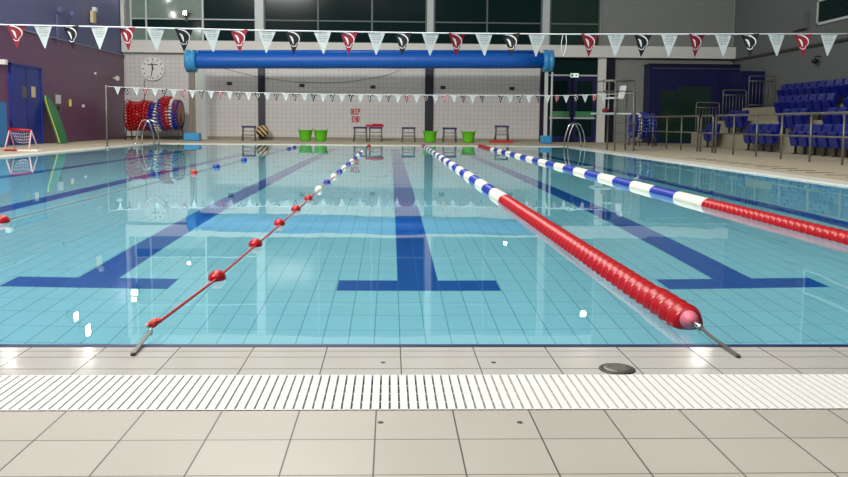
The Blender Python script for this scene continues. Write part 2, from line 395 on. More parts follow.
# pilasters
for n_, (a, b, z1, m_) in enumerate(((258.5, 265.3, 3.5, 'navy'), (424.8, 433, 3.5, 'navy'), (539.5, 547.5, 3.5, 'navy'), (604.5, 613, 3.5, 'navy'), (596.5, 604.5, 3.5, 'white_band'))):
    xa, xb = X(a, 110), X(b, 110)
    struct('trim_pilaster', m_, (xa, xb, WF-.1, WF, 0, z1))
struct('trim_grey_pier', 'frame', (X(199, 100), X(207, 100), WF-.04, WF, .02, 3.5))
# recess and door in the far wall
dx0, dx1 = X(547.5, 110), X(597, 110)
struct('wall_door_reveal', 'navy', (WE, 8.62, WF+.28, WF+.4, 0, 3.6))
dz = at(570, 76, 'y', WF).z
struct('wall_door_transom', 'dark_glass', (dx0, dx1, WF+.1, WF+.14, dz+.06, 3.5))
struct('trim_door_head', 'frame', (dx0, dx1, WF+.05, WF+.14, dz, dz+.06))
for i in range(2):
    w2 = (dx1-dx0)/2; a = dx0+w2*i; b = a+w2
    bm = bmesh.new()
    box(bm, a+.02, a+.2, WF+.06, WF+.12, 0.02, dz); box(bm, b-.2, b-.02, WF+.06, WF+.12, .02, dz)
    box(bm, a+.2, b-.2, WF+.06, WF+.12, .02, .25); box(bm, a+.2, b-.2, WF+.06, WF+.12, dz-.2, dz)
    d = obj('door_%d' % (i+1), bm, 'deep_blue', kind='structure')
    boxobj('pane', 'dark_glass', (a+.2, b-.2, WF+.08, WF+.1, .25, dz-.2), parent=d)
    zc = at(570, 114.5, 'y', WF).z
    boxobj('vision_strip', 'sheet_green', (a+.14, b-.12, WF+.03, WF+.055, zc-.1, zc+.13), parent=d)
    boxobj('push_bar', 'frame', (a+.08, b-.08, WF-.0, WF+.04, zc-.18, zc-.11), parent=d)
# left door
p0, p1 = at(8, 66, 'x', WL), at(42, 141, 'x', WL)
zt = 2.36
d = struct('door_3', 'door_blue', (WL-.01, WL+.04, p0.y+.07, p1.y-.07, .02, zt-.06))
boxobj('door_frame', 'door_blue', (WL-.02, WL+.07, p0.y, p0.y+.07, .02, zt), (WL-.02, WL+.07, p1.y-.07, p1.y, .02, zt), (WL-.02, WL+.07, p0.y, p1.y, zt-.06, zt), parent=d)
ym = (p0.y+p1.y)/2
boxobj('meeting_stile', 'navy', (WL+.035, WL+.046, ym-.012, ym+.012, .02, zt-.07), parent=d)
for px in (23, 32):
    q_ = at(px, 92, 'x', WL); boxobj('door_notice', 'dull_steel' if px == 23 else 'cream', (WL+.04, WL+.05, q_.y-.13, q_.y+.13, q_.z-.16, q_.z+.16), parent=d)
# DEEP END lettering painted on the tiles, in the square strokes the photo shows
GL = {'D': ['110', '101', '101', '101', '101', '101', '110'], 'E': ['111', '100', '100', '110', '100', '100', '111'], 'P': ['111', '101', '101', '111', '100', '100', '100'], 'N': ['1001', '1101', '1101', '1011', '1011', '1001', '1001']}
def letter(ch, cell=.055):
    bm = bmesh.new(); g = GL[ch]
    for j, row in enumerate(g):
        for i, c in enumerate(row):
            if c == '1': box(bm, i*cell-.12*cell, (i+1)*cell+.12*cell, -.012, 0, -(j+1)*cell*.95-.002, -j*cell*.95+.002)
    return bm, len(g[0])*cell
sg = thing('wall_sign', 'red DEEP END lettering on the white tiled far wall', 'sign', at(355.5, 115, 'y', WF-.002))
org = sg.location.copy()
for word, x0, x1, y0 in (('DEEP', 350.8, 360.3, 108.6), ('END', 351.8, 359.9, 116.2)):
    pa, pb = at(x0, y0, 'y', WF), at(x1, y0, 'y', WF); lb = at(x0, y0+6.0, 'y', WF)
    n_ = len(word); cw = (pb.x-pa.x)/n_*.84/3
    xx = pa.x
    for ch in word:
        bm, wd = letter(ch, 1); s = Vector((cw if ch != 'N' else cw*.9, 1, (pa.z-lb.z)/7/.95))
        for v in bm.verts: v.co = Vector((v.co.x*s.x, v.co.y if abs(v.co.y) > 1 else v.co.y, v.co.z*s.z))
        o = obj('letter', bm, 'sign_red', sg, Vector((xx, WF-.002, pa.z)) - org)
        xx += (pb.x-pa.x)/n_

# ------------------------------------------------------------------ ceiling-height floodlights along the left wall (their glints lie on the water)
def flood(P, face, size, label):
    t = thing('floodlight', label, 'light', P)
    t.rotation_euler = (0, 0, face)
    boxobj('housing', 'dark_steel', (-size-.03, size+.03, -.02, .14, -size-.03, size+.03), parent=t, bev=.01)
    boxobj('lens', 'lamp_glow', (-size, size, -.035, -.022, -size, size), parent=t)
    bm = bmesh.new(); tube(bm, round_path([(-.2, .07, 0), (-.2, .24, 0), (.2, .24, 0), (.2, .07, 0)], .04), .012); box(bm, -.05, .05, .2, .268, -.3, .05)
    obj('bracket', bm, 'dark_steel', t)
fx = WL+.27
for px, py, ax, v, fc, sz, lab in ((87, 330, 'x', fx, -PI/2, .16, 'floodlight high on the purple wall, its glint nearest the near edge'), (75.5, 317, 'x', fx, -PI/2, .13, 'floodlight high on the purple wall, its glint just left of the lowest one'),
                           (134, 300, 'y', WF-.27, 0, .09, 'floodlight in the corner above the clock, the higher of two'), (123, 291, 'c', 0, 0, .12, 'floodlight in the corner above the clock, the lower of two'),
                           (2, 362, 'x', fx, -PI/2, .2, 'floodlight high on the left wall, its glare on the wet deck at the left'), (583, 314, 'y', WF-.27, 0, .1, 'floodlight high over the far double doors'),
                           (702, 366, 'y', WF-.27, 0, .18, 'floodlight high in the right corner over the blue enclosure'), (189, 263, 'y', WF-.27, 0, .06, 'small floodlight over the left far window'), (505, 243, 'y', WF-.27, 0, .05, 'small added glow standing in for a lamp reflected in the window above the third pilaster')):  # last entry is an added emitter, imitating a lamp mirrored in the window glass
    fp = refl(px, py, 'y' if ax == 'c' else ax, WF-.27 if ax == 'c' else v)
    if ax == 'c': fp.x = WL+.3
    flood(fp, -fc if ax == 'x' else 0, sz, lab)

# ------------------------------------------------------------------ lane ropes
def disc_mesh(n=18, r=.068, L=.094):
    """ribbed wave-breaking float: a rim ring, a dished middle and spokes"""
    bm = bmesh.new()
    lathe(bm, (0, -L/2, 0), (0, 1, 0), [(0, r*.4), (.002, r*.8), (L*.2, r*.87), (L*.42, r*.9), (L*.5, r), (L*.6, r), (L*.66, r*.9), (L*.95, r*.84), (L*.99, r*.4)], n)
    return bm
discs = {}
for c in ('red_disc', 'blue_disc', 'cream_disc'):
    bm = disc_mesh(); bmesh.ops.recalc_face_normals(bm, faces=bm.faces[:]); me = bpy.data.meshes.new('float_disc'); bm.to_mesh(me); bm.free(); me.materials.append(M[c]); discs[c] = me
def wave_rope(label, X0_, X1_, ya, yb, secs, pitch, near_hook):
    t = thing('lane_rope', label, 'lane rope', (X0_, ya, 0), 0, 'wave-breaking lane ropes')
    def px(y): return (X1_-X0_)*(y-ya)/(yb-ya)
    y = ya; k = 0; far = bmesh.new()
    order = {'red_disc': 0, 'blue_disc': 1, 'cream_disc': 2}
    while y < yb:
        c = 'red_disc'
        for s, cc in secs:
            if y >= s: c = cc
        z = .006 if y > ya+.3 else .014
        if k < 100:
            o = bpy.data.objects.new('float_disc', discs[c]); col.objects.link(o); o.parent = t; o.location = (px(y), y-ya, z)
        else:
            lathe(far, (px(y), y-ya-.045, z), (0, 1, 0), [(0, .03), (.02, .06), (.042, .068), (.05, .068), (.07, .06), (.09, .03)], 10, order[c])
        y += pitch; k += 1
    if k > 100: obj('far_float_discs', far, ['red_disc', 'blue_disc', 'cream_disc'], t, kind='stuff')
    bm = bmesh.new(); cyl(bm, (0, -.1, .02), (px(yb), yb-ya+.05, .02), .006, 6); obj('cable', bm, 'dull_steel', t)
    return t
secs2 = [(0, 'red_disc')]; y = 8.0; i = 0
while y < 26.3: secs2.append((y, 'cream_disc' if i % 2 == 0 else 'blue_disc')); y += .76; i += 1
secs2.append((26.3, 'red_disc'))
rope2 = wave_rope('lane rope of red float discs running from the near right hook, blue and cream beyond', 1.12, 1.105, 3.06, 27.4, secs2, .098, True)
secs3 = [(0, 'red_disc')]; y = 7.7; i = 0
while y < 24.3: secs3.append((y, 'cream_disc' if i % 2 == 0 else 'blue_disc')); y += .78; i += 1
secs3.append((24.3, 'red_disc'))
rope3 = wave_rope('rightmost lane rope, red floats nearest the railing side and short blue and cream sections', 3.0, 2.96, 2.95, 27.4, secs3, .098, True)

def flat_hook(name, label, P, Q, group=None):
    """flat strap anchor lying over the pool edge, from P on the deck to Q over the water"""
    P, Q = Vector(P), Vector(Q); t = thing(name, label, 'anchor hook', (P.x, P.y, 0), 0, group)
    d = (Q-P); n = Vector((-d.y, d.x, 0)).normalized()
    bm = bmesh.new(); w_ = .0065
    pts = [P, P.lerp(Q, .35), P.lerp(Q, .7), Q]; zz = [.006, .012, .016, Q.z]
    for a in range(3):
        A, Bq = pts[a], pts[a+1]; za, zb = zz[a], zz[a+1]
        q = [bm.verts.new(Vector((A.x, A.y, za+h)) - Vector((P.x, P.y, 0)) + n*s*w_) for h in (0, .005) for s in (-1, 1)] + [bm.verts.new(Vector((Bq.x, Bq.y, zb+h)) - Vector((P.x, P.y, 0)) + n*s*w_) for h in (0, .005) for s in (-1, 1)]
        for f in ((0, 1, 5, 4), (2, 6, 7, 3), (0, 4, 6, 2), (1, 3, 7, 5), (0, 2, 3, 1), (4, 5, 7, 6)): bm.faces.new([q[i_] for i_ in f])
    obj('strap', bm, 'strap', t)
    bm = bmesh.new(); cyl(bm, (0, 0, .0035), (0, 0, .012), .008, 14); obj('anchor_bolt', bm, 'dark_steel', t)
    bm = bmesh.new(); c = Q - Vector((P.x, P.y, 0)); tube(bm, [c + Vector((.0, .012*math.cos(a)+.008, .012*math.sin(a))) for a in [2*PI*i_/12 for i_ in range(12)]], .003, 6, closed=True); obj('shackle', bm, 'steel', t)
    return t
hr = at(738, 357, 'z', .005)
flat_hook('anchor_hook', 'steel strap hook holding the red disc lane rope to the near edge', (hr.x, hr.y, 0), (1.122, 2.9, .026), 'lane rope hooks')
bm = bmesh.new(); lathe(bm, (0, -.09, .03), (0, 1, 0), [(0, .008), (.01, .024), (.04, .035), (.06, .037), (.08, .033)], 16); obj('end_stopper', bm, 'pink', rope2)['label'] = 'faded pink end stopper'
bm = bmesh.new(); cyl(bm, (0, -.17, .03), (0, -.08, .03), .009, 10); obj('tension_screw', bm, 'steel', rope2)['label'] = 'bright steel tension screw'
hl = at(133, 355, 'z', .005)
flat_hook('anchor_hook', 'steel strap hook holding the thin red lane cord to the near edge', (hl.x, hl.y, 0), (-.832, 2.87, .018), 'lane rope hooks')

def ball_rope(label, pts, floats, cordmat, near=None):
    p0 = Vector(pts[0]); t = thing('lane_rope', label, 'lane rope', p0, 0, 'lane cords with single floats')
    bm = bmesh.new(); tube(bm, [Vector(p)-p0 for p in pts], .0055, 6); o = obj('cord', bm, cordmat, t)
    for (P, c, r) in floats:
        bm = bmesh.new(); L = r*1.3
        lathe(bm, Vector(P)-p0+Vector((0, -L, 0)), (0, 1, 0), [(0, r*.35), (L*.1, r*.6), (L*.5, r*.92), (L*.8, r), (L*.97, r*.97), (L*1.03, r*.97), (L*1.2, r), (L*1.5, r*.9), (L*1.9, r*.6), (L*2, r*.35)], 18)
        obj('float', bm, c, t)
    return t
def onrope(px, x0, x1, ya=2.9, yb=27.4):
    # distance along a rope where it crosses a picture column
    best = None
    for k_ in range(2000):
        y = ya + (yb-ya)*k_/1999; x = x0+(x1-x0)*(y-ya)/(yb-ya)
        d_ = Vector((x, y, .02)) - Vector((0, 0, CH)); u_ = PX + F*d_.dot(rt)/d_.dot(fwd)
        if best is None or abs(u_-px) < best[0]: best = (abs(u_-px), x, y)
    return (best[1], best[2], .003)
fl1 = [(217, 'red'), (255.5, 'red'), (279.5, 'red'), (296, 'red'), (308.3, 'red'), (319, 'cream_disc'), (327, 'blue_disc'), (334, 'cream_disc'), (339.5, 'blue_disc'), (344.2, 'cream_disc'), (348.4, 'blue_disc'), (352, 'cream_disc'), (355.3, 'blue_disc'), (358, 'cream_disc'), (360.4, 'blue_disc'), (362.3, 'cream_disc')]
pe = (-.66, 27.4, .02)
lrope = ball_rope('thin red lane cord with spaced single red floats, from the near left hook', [(-.832, 2.9, .03), (-.822, 3.85, .008), (-.80, 6, .006), (-.74, 15, .01), pe],
          [(onrope(p_, -.832, -.66), c, .041 if c == 'red' else .046) for p_, c in fl1] + [((-.665, 26.4, .014), 'red', .06)], 'rope_red')
# crumpled red end float beside the left hook
bm = bmesh.new()
for i_ in range(7):
    a = i_*2*PI/7; pts = [(.012*math.cos(a+.9*s)*(1+s), .012*math.sin(a+.9*s)*(1+s), .010*math.sin(3*s+i_)) for s in [k_/5 for k_ in range(6)]]
    tube(bm, pts, .0065, 6)
lathe(bm, (0, 0, -.015), (0, .3, 1), [(0, .006), (.01, .014), (.022, .012), (.03, .005)], 10)
obj('crumpled_end_float', bm, 'orange_red', lrope, Vector((-.838, 2.935, .035))-lrope.location)['label'] = 'small crumpled orange-red end float'
fl0 = [(2, 'red', .05), (194, 'red', .05), (216.5, 'blue_disc', .06), (244, 'blue_disc', .06), (289, 'blue_disc', .06), (294.5, 'blue_disc', .06)]
ball_rope('thin grey lane cord with a few blue floats at the left side', [(-2.86, 3, .008), (-2.86, 12, .008), (-2.8, 27.4, .02)],
          [(onrope(p_, -2.86, -2.8), c, r) for p_, c, r in fl0], 'rope_grey')

# ------------------------------------------------------------------ bunting
def pennant_bm(kind, w_=.165, h=.205, sheet=True):
    bm = bmesh.new(); prism(bm, [(-w_/2, 0, 0), (w_/2, 0, 0), (0.004, 0, -h), (-.004, 0, -h)], (0, .0012, 0)); return bm
def swoosh_bm():
    """the curved swimmer emblem: a ring arc and a slanted stroke"""
    bm = bmesh.new()
    def band(pts, ws):
        L_, R_ = [], []
        for i_, (x_, z_) in enumerate(pts):
            a = pts[max(0, i_-1)]; b = pts[min(len(pts)-1, i_+1)]; d_ = Vector((b[0]-a[0], 0, b[1]-a[1])).normalized(); nn = Vector((-d_.z, 0, d_.x))
            L_.append(Vector((x_, -.0012, z_)) + nn*ws[i_]); R_.append(Vector((x_, -.0012, z_)) - nn*ws[i_])
        prism(bm, L_ + R_[::-1], (0, .001, 0))
    band([(-.055+.105*math.sin(a)*1.0, -.075+.068*math.cos(a)) for a in [k_*.27 for k_ in range(0, 9)]], [.003, .005, .006, .006, .006, .005, .004, .003, .002])
    band([(-.04, -.045), (-.022, -.06), (-.012, -.085), (-.004, -.12)], [.003, .009, .009, .002])
    band([(-.03, -.125), (-.01, -.142), (.016, -.138), (.026, -.11)], [.002, .004, .004, .002])
    return bm
def print_bm():
    bm = bmesh.new(); rr = random.Random(3)
    for row, (z_, w_) in enumerate(((-.022, .045), (-.045, .05), (-.064, .044), (-.088, .03))):
        n = int(w_*2/.014)
        for i_ in range(n):
            x_ = -w_+.007+i_*.014; hh = rr.uniform(.004, .008)
            box(bm, x_-.003, x_+.003, -.0022, -.0012, z_-hh, z_+hh*.4)
            if i_ % 2: box(bm, x_-.006, x_+.004, -.0022, -.0012, z_-.001, z_+.002)
    for k_ in range(8):
        a = k_*.4; box(bm, .03*math.cos(a)-.003, .03*math.cos(a)+.003, -.0022, -.0012, -.012+.006*math.sin(a)-.002, -.012+.006*math.sin(a)+.002)
    return bm
def mesh_of(bm, m_):
    bmesh.ops.recalc_face_normals(bm, faces=bm.faces[:]); me = bpy.data.meshes.new('m'); bm.to_mesh(me); bm.free(); me.materials.append(M[m_]); return me
PM = {c: mesh_of(pennant_bm(c), 'flag_'+c) for c in ('white', 'red', 'black')}
SW, SP_ = mesh_of(swoosh_bm(), 'gloss_white'), mesh_of(print_bm(), 'flag_ink')
def bunting(label, Y_, wire, flags, r, detail):
    P0 = at(wire[0][0], wire[0][1], 'y', Y_); t = thing('bunting_line', label, 'bunting', P0, 0, 'backstroke bunting lines')
    pts = [at(x_, y_, 'y', Y_)-P0 for x_, y_ in wire]
    bm = bmesh.new(); tube(bm, pts, r, 6); obj('cord', bm, 'rope_white', t)
    def wz(x_):
        for (a, ya), (b, yb) in zip(wire, wire[1:]):
            if a <= x_ <= b: return ya + (yb-ya)*(x_-a)/(b-a)
        return wire[-1][1]
    for x_, c in flags:
        o = bpy.data.objects.new('pennant', PM[c]); col.objects.link(o); o.parent = t; o.location = at(x_, wz(x_), 'y', Y_)-P0
        tilt = random.uniform(-.06, .06); o.rotation_euler = (random.uniform(-.05, .08), tilt, random.uniform(-.25, .25) if not detail else random.uniform(-.35, .35) if c != 'white' else random.uniform(-.1, .1))
        if detail:
            e = bpy.data.objects.new('emblem' if c != 'white' else 'printing', SW if c != 'white' else SP_); col.objects.link(e); e.parent = o
    return t
near = [(16, 'red'), (43, 'white'), (71, 'black'), (99.5, 'white'), (127, 'red'), (155.5, 'white'), (184, 'black'), (211.5, 'white'), (239, 'red'), (267, 'white'), (294, 'black'), (322.5, 'white'), (349, 'red'), (376.5, 'white'), (403, 'black'), (430.5, 'white'), (457, 'red'), (484, 'white'), (511, 'black'), (537, 'white'), (590, 'red'), (616, 'white'), (643, 'black'), (669.5, 'white'), (697, 'red'), (723.5, 'white'), (750, 'black'), (776.5, 'white'), (803, 'red'), (829, 'white'), (855, 'black'), (-12, 'white')]
nb = bunting('near line of large red, black and white pennants across the pool', 7.77, [(-40, 23.3), (0, 24.7), (100, 26.7), (250, 30.2), (424, 33), (560, 34.2), (700, 34.2), (890, 33.7)], near, .0065, True)
# the bare string loop hanging from the near line
bm = bmesh.new(); lp = [at(563, 34.5, 'y', 7.77), at(561.5, 42, 'y', 7.77), at(561.5, 50, 'y', 7.77), at(563, 57, 'y', 7.77), at(565.5, 50, 'y', 7.78), at(566.5, 42, 'y', 7.78), at(566, 35, 'y', 7.77)]
tube(bm, [p - nb.location for p in lp], .003, 6); obj('loose_string_loop', bm, 'rope_white', nb)
farf = []; x_ = 117.5; i_ = 0
while x_ < 606:
    if not (486 < x_ < 496) and not (128 < x_ < 134):
        farf.append((x_, 'white' if i_ % 2 == 0 else ('black' if i_ % 4 == 1 or random.random() < .3 else 'red')))
    x_ += 9.35; i_ += 1
bunting('far line of small pennants hung before the white tiled wall', 22.4, [(107.5, 86.5), (130, 87.5), (185, 90.3), (250, 92.5), (330, 94.3), (400, 95), (480, 95.3), (560, 95.5), (605, 94.5), (633, 93)], farf, .008, True)
def pole(label, px, base, top, Y_=None, X_=None):
    P = at(px, base, 'z', DZ) if Y_ is None else Vector((at(px, base, 'y', Y_).x, Y_, DZ)); zt_ = at(px, top, 'y', P.y).z
    t = thing('bunting_pole', label, 'pole', P, 0, 'bunting poles')
    bm = bmesh.new(); cyl(bm, (0, 0, 0), (0, 0, zt_-DZ), .022, 12); obj('pole', bm, 'dull_steel', t)
    bm = bmesh.new(); lathe(bm, (0, 0, 0), (0, 0, 1), [(0, .06), (.02, .06), (.035, .03), (.05, .024)], 16); obj('socket', bm, 'steel', t)
    bm = bmesh.new(); tube(bm, [(0, 0, zt_-DZ+.03+.03*math.sin(a), ) if False else (.03*math.cos(a), 0, zt_-DZ-.02+.03*math.sin(a)) for a in [k_*PI/6 for k_ in range(12)]], .006, 6, closed=True); obj('cleat', bm, 'steel', t)
    return t
pole('steel bunting pole on the left pool edge before the purple wall', 107.3, 146.8, 85.5, Y_=22.4)
pole('slim steel pole behind the lifeguard chair', 633.5, 148.5, 92, Y_=24.4)

# ------------------------------------------------------------------ cover roller on the far side
t = thing('cover_roller', 'long bright blue pool cover roll raised between two posts at the far wall', 'cover roller', (0, 31.5, 0))
ra, rb = at(197, 60.5, 'y', 31.5), at(543, 60.5, 'y', 31.5)
bm = bmesh.new(); lathe(bm, (ra.x, 0, ra.z), (1, 0, (rb.z-ra.z)/(rb.x-ra.x)), [(0, .29), (.05, .3)] + [((rb.x-ra.x)*k_/12, .3+.006*math.sin(k_*2)) for k_ in range(1, 12)] + [((rb.x-ra.x)-.02, .29)], 32); obj('rolled_cover', bm, 'roll_blue', t)
bm = bmesh.new(); cyl(bm, (ra.x+.05, -.05, ra.z+.3), (rb.x-.15, -.05, rb.z+.3), .085, 14); obj('outer_cover_fold', bm, 'roll_blue', t)
for px_, base_ in ((191.3, 139), (547.8, 143)):
    c = at(px_, 61, 'y', 31.5)
    bm = bmesh.new(); lathe(bm, (c.x-.2, 0, c.z), (1, 0, 0), [(0, .1), (.01, .38), (.05, .43), (.17, .43), (.2, .4), (.24, .4), (.28, .43), (.38, .42), (.4, .14)], 10); obj('gear_housing', bm, 'cyan', t)
    cyl_b = bmesh.new(); box(cyl_b, c.x-.1, c.x+.02, -.06, .06, .1, c.z-.2); 
    if px_ > 300: cyl(cyl_b, (c.x+.17, -.05, .3), (c.x+.17, -.05, c.z-.2), .04, 10)
    else: box(cyl_b, c.x+.02, c.x+.12, -.04, .04, .1, c.z-.2)
    obj('post', cyl_b, 'post_steel' if px_ < 300 else 'frame', t)
    b_ = bmesh.new(); box(b_, c.x-.2-.1*(px_ < 300), c.x+.2+.1*(px_ < 300), -.2, .2, DZ, DZ+.3, bev=.04); obj('base_block', b_, 'cyan', t)

# ------------------------------------------------------------------ starting steps along the far edge
def make_step(label):
    t = thing('step_stool', label, 'stool', (0, 0, 0), 0, 'navy-topped step stools at the far wall')
    boxobj('top', 'navy_top', (-.27, .27, -.2, .2, .5, .575), parent=t, bev=.012)
    for sx in (-1, 1):
        for sy in (-1, 1):
            bm = bmesh.new(); cyl(bm, (sx*.25, sy*.22, 0), (sx*.22, sy*.17, .53), .026, 8); obj('leg', bm, 'dull_steel', t)
    bm = bmesh.new()
    cyl(bm, (-.23, -.2, .36), (.23, -.2, .36), .012, 8); cyl(bm, (-.23, .2, .2), (.23, .2, .2), .012, 8)
    for sx in (-1, 1): cyl(bm, (sx*.24, -.2, .22), (sx*.24, .2, .22), .012, 8)
    obj('stretcher', bm, 'dull_steel', t)
    boxobj('tread', 'dull_steel', (-.22, .22, -.2, -.02, .24, .26), parent=t)
    return t
M['navy_top'] = mat('navy_step_top', srgb(44, 46, 98), .5)
def ground(px, py): return at(px, py, 'z', DZ)
specs = [(249, 139.6, 'navy-topped step stool beside the striped drum', .12), (360.4, 141.4, 'navy-topped step stool to the left of the one under the red towel', 0), (375.6, 141.6, 'step stool covered by a folded red towel', 0), (408.5, 141.8, 'navy-topped step stool standing alone left of the mid pilaster', 0), (449.5, 142, 'navy-topped step stool between two green tubs', 0), (501.5, 142.6, 'navy-topped step stool standing on a red mat', -.05)]
st0 = None
YS = 32.4
for px_, py_, lab, rz in specs:
    P = Vector((at(px_, py_, 'y', YS).x, YS, DZ + (.094 if 'red mat' in lab else 0)))
    if st0 is None: st0 = make_step(lab); st0.location = P; st0.rotation_euler = (0, 0, rz)
    else: dup(st0, P, rz, lab)
xt = at(374.8, 130, 'y', YS).x
bm = bmesh.new()
for k_, (a, b, z_) in enumerate(((-.36, .36, .598), (-.34, .34, .636), (-.1, .3, .67))): box(bm, a, b, -.2+.01*k_, .2-.01*k_, z_-.018, z_+.022, bev=.016)
tag(obj('towel', bm, 'towel', loc=(xt, YS, DZ+.002)), 'folded red towel lying on a step stool', 'towel')
xm = at(501, 140, 'y', YS).x
bm = bmesh.new(); box(bm, -.42, .42, -.32, .3, 0, .09, bev=.01); tag(obj('rubber_mat', bm, 'red_mat', loc=(xm, YS, DZ)), 'red rubber mat under a step stool at the far wall', 'mat')

# green tubs
def make_tub(label):
    t = thing('flexible_tub', label, 'tub', (0, 0, 0), 0, 'lime green tubs at the far wall')
    bm = bmesh.new(); lathe(bm, (0, 0, 0), (0, 0, 1), [(0, .02), (.001, .19), (.05, .205), (.2, .235), (.4, .265), (.415, .285), (.43, .285), (.425, .26), (.2, .22), (.04, .19), (.035, .02)], 24); obj('bucket', bm, 'green_tub', t)
    for s in (-1, 1):
        bm = bmesh.new(); tube(bm, [(s*.27, .07*math.cos(a), .42+.07*math.sin(a)) for a in [k_*PI/6 for k_ in range(7)]], .014, 6); obj('handle', bm, 'green_tub', t)
    return t
tb0 = None
for px_, lab in ((307, 'lime green tub, left of the touching pair'), (320.8, 'lime green tub, right of the touching pair'), (430, 'lime green tub in front of the mid navy pilaster'), (468.5, 'lime green tub standing right of the second stool from the doors')):
    P = Vector((at(px_, 140, 'y', 32.5).x, 32.5, DZ))
    if px_ in (430, 468.5): P.y = 32.0; P.x = at(px_, 140, 'y', 32.0).x
    if px_ == 307: P.x -= .06
    if tb0 is None: tb0 = make_tub(lab); tb0.location = P
    else: dup(tb0, P, None, lab)

# hazard striped drum
sm = bpy.data.materials.new('black_and_cream_stripes'); sm.use_nodes = True; nt = sm.node_tree
tc = nt.nodes.new('ShaderNodeTexCoord'); wv = nt.nodes.new('ShaderNodeTexWave'); wv.bands_direction = 'DIAGONAL'; wv.inputs['Scale'].default_value = 3.2
cr = nt.nodes.new('ShaderNodeValToRGB'); cr.color_ramp.interpolation = 'CONSTANT'; cr.color_ramp.elements[0].color = srgb(24, 22, 24); cr.color_ramp.elements[1].position = .5; cr.color_ramp.elements[1].color = srgb(214, 180, 110)
nt.links.new(tc.outputs['Object'], wv.inputs[0]); nt.links.new(wv.outputs[0], cr.inputs[0]); nt.links.new(cr.outputs[0], nt.nodes['Principled BSDF'].inputs[0]); M['stripes'] = sm
P = Vector((at(262.5, 131, 'y', 33.6).x, 33.6, DZ))
t = thing('striped_drum', 'black and cream striped round pad on a stand before a navy pilaster', 'drum', P)
bm = bmesh.new(); lathe(bm, (0, -.12, .36), (0, 1, 0), [(0, .1), (.005, .21), (.03, .24), (.2, .24), (.23, .21), (.235, .1)], 20); obj('pad', bm, 'stripes', t)
bm = bmesh.new(); box(bm, -.15, .15, -.1, .1, 0, .05); box(bm, -.1, -.07, -.02, .02, .05, .2); box(bm, .07, .1, -.02, .02, .05, .2); obj('stand', bm, 'dark_steel', t)

# vents in the far wall
for px_, py_ in ((229.5, 83.5), (302, 85.5), (373, 87), (443, 87.5), (512, 88.5)):
    c = at(px_, py_, 'y', WF)
    t = thing('air_brick', {229: 'small black wall vent left of the first pilaster', 302: 'small black wall vent right of the first pilaster', 373: 'small black wall vent above the DEEP END lettering', 443: 'small black wall vent right of the mid pilaster', 512: 'small black wall vent nearest the far doors'}[int(px_)], 'vent', c, 0, 'wall vents')
    boxobj('vent_frame', 'dull_steel', (-.11, .11, -.015, 0, -.07, .07), parent=t); boxobj('grille', 'black', (-.095, .095, -.02, -.015, -.055, -.02), (-.095, .095, -.02, -.015, -.01, .02), (-.095, .095, -.02, -.015, .028, .055), parent=t)
c = at(497, 85, 'y', WF); bm = bmesh.new(); tube(bm, [(.13*math.cos(a), -.01, .13*math.sin(a)) for a in [k_*PI/10 for k_ in range(20)]], .012, 6, closed=True); lathe(bm, (0, 0, 0), (0, -1, 0), [(0, .1), (.01, .1)], 20)
tag(obj('round_inspection_cover', bm, 'wall_tile', loc=c), 'faint round cover on the white wall near the far doors', 'cover')

# cable drooping on the far wall
bm = bmesh.new(); pts = [at(x_, y_, 'y', WF-.03) for x_, y_ in ((225, 69), (262, 78), (300, 82.5), (345, 82.8), (385, 76), (400, 70))]
tube(bm, round_path(pts, 1), .012, 6); tag(obj('hanging_cable', bm, 'rope_grey'), 'thin grey cable drooping across the far wall under the blue roll', 'cable')

# clock
c = at(153.3, 68.8, 'y', WF)
t = thing('wall_clock', 'large round white clock on the far wall left of the cover roller', 'clock', c)
bm = bmesh.new(); lathe(bm, (0, 0, 0), (0, -1, 0), [(0, .48), (.08, .49), (.1, .48), (.1, .465), (.085, .46)], 40); obj('case', bm, 'white', t)
bm = bmesh.new(); lathe(bm, (0, -.085, 0), (0, -1, 0), [(0, .46), (.004, .46)], 40); obj('dial', bm, 'gloss_white', t)
for k_ in range(12):
    a = k_*PI/6; bm = bmesh.new(); box(bm, -.018, .018, -.097, -.0895, .35, .42)
    o = obj('hour_mark', bm, 'dark_steel', t); o.rotation_euler = (0, a, 0)
bm = bmesh.new(); box(bm, -.2, .2, -.097, -.0895, .15, .185); obj('dial_lettering', bm, 'dark_steel', t)
for nm, L_, wd, a in (('hour_hand', .24, .03, -.18+PI*2), ('minute_hand', .42, .022, PI+.22), ('second_hand', .36, .008, .1)):
    bm = bmesh.new(); prism(bm, [(-wd, -.112, -.06), (wd, -.112, -.06), (wd*.4, -.112, L_), (-wd*.4, -.112, L_)], (0, .006, 0)); o = obj(nm, bm, 'black', t); o.rotation_euler = (0, a, 0)
bm = bmesh.new(); tube(bm, [at(145, 80, 'y', WF-.02), at(144, 84, 'y', WF-.02), at(145, 92, 'y', WF-.02), at(144, 100, 'y', WF-.02)], .014, 6)
tag(obj('clock_cable', bm, 'dull_steel'), 'short grey cable hanging below the wall clock', 'cable')

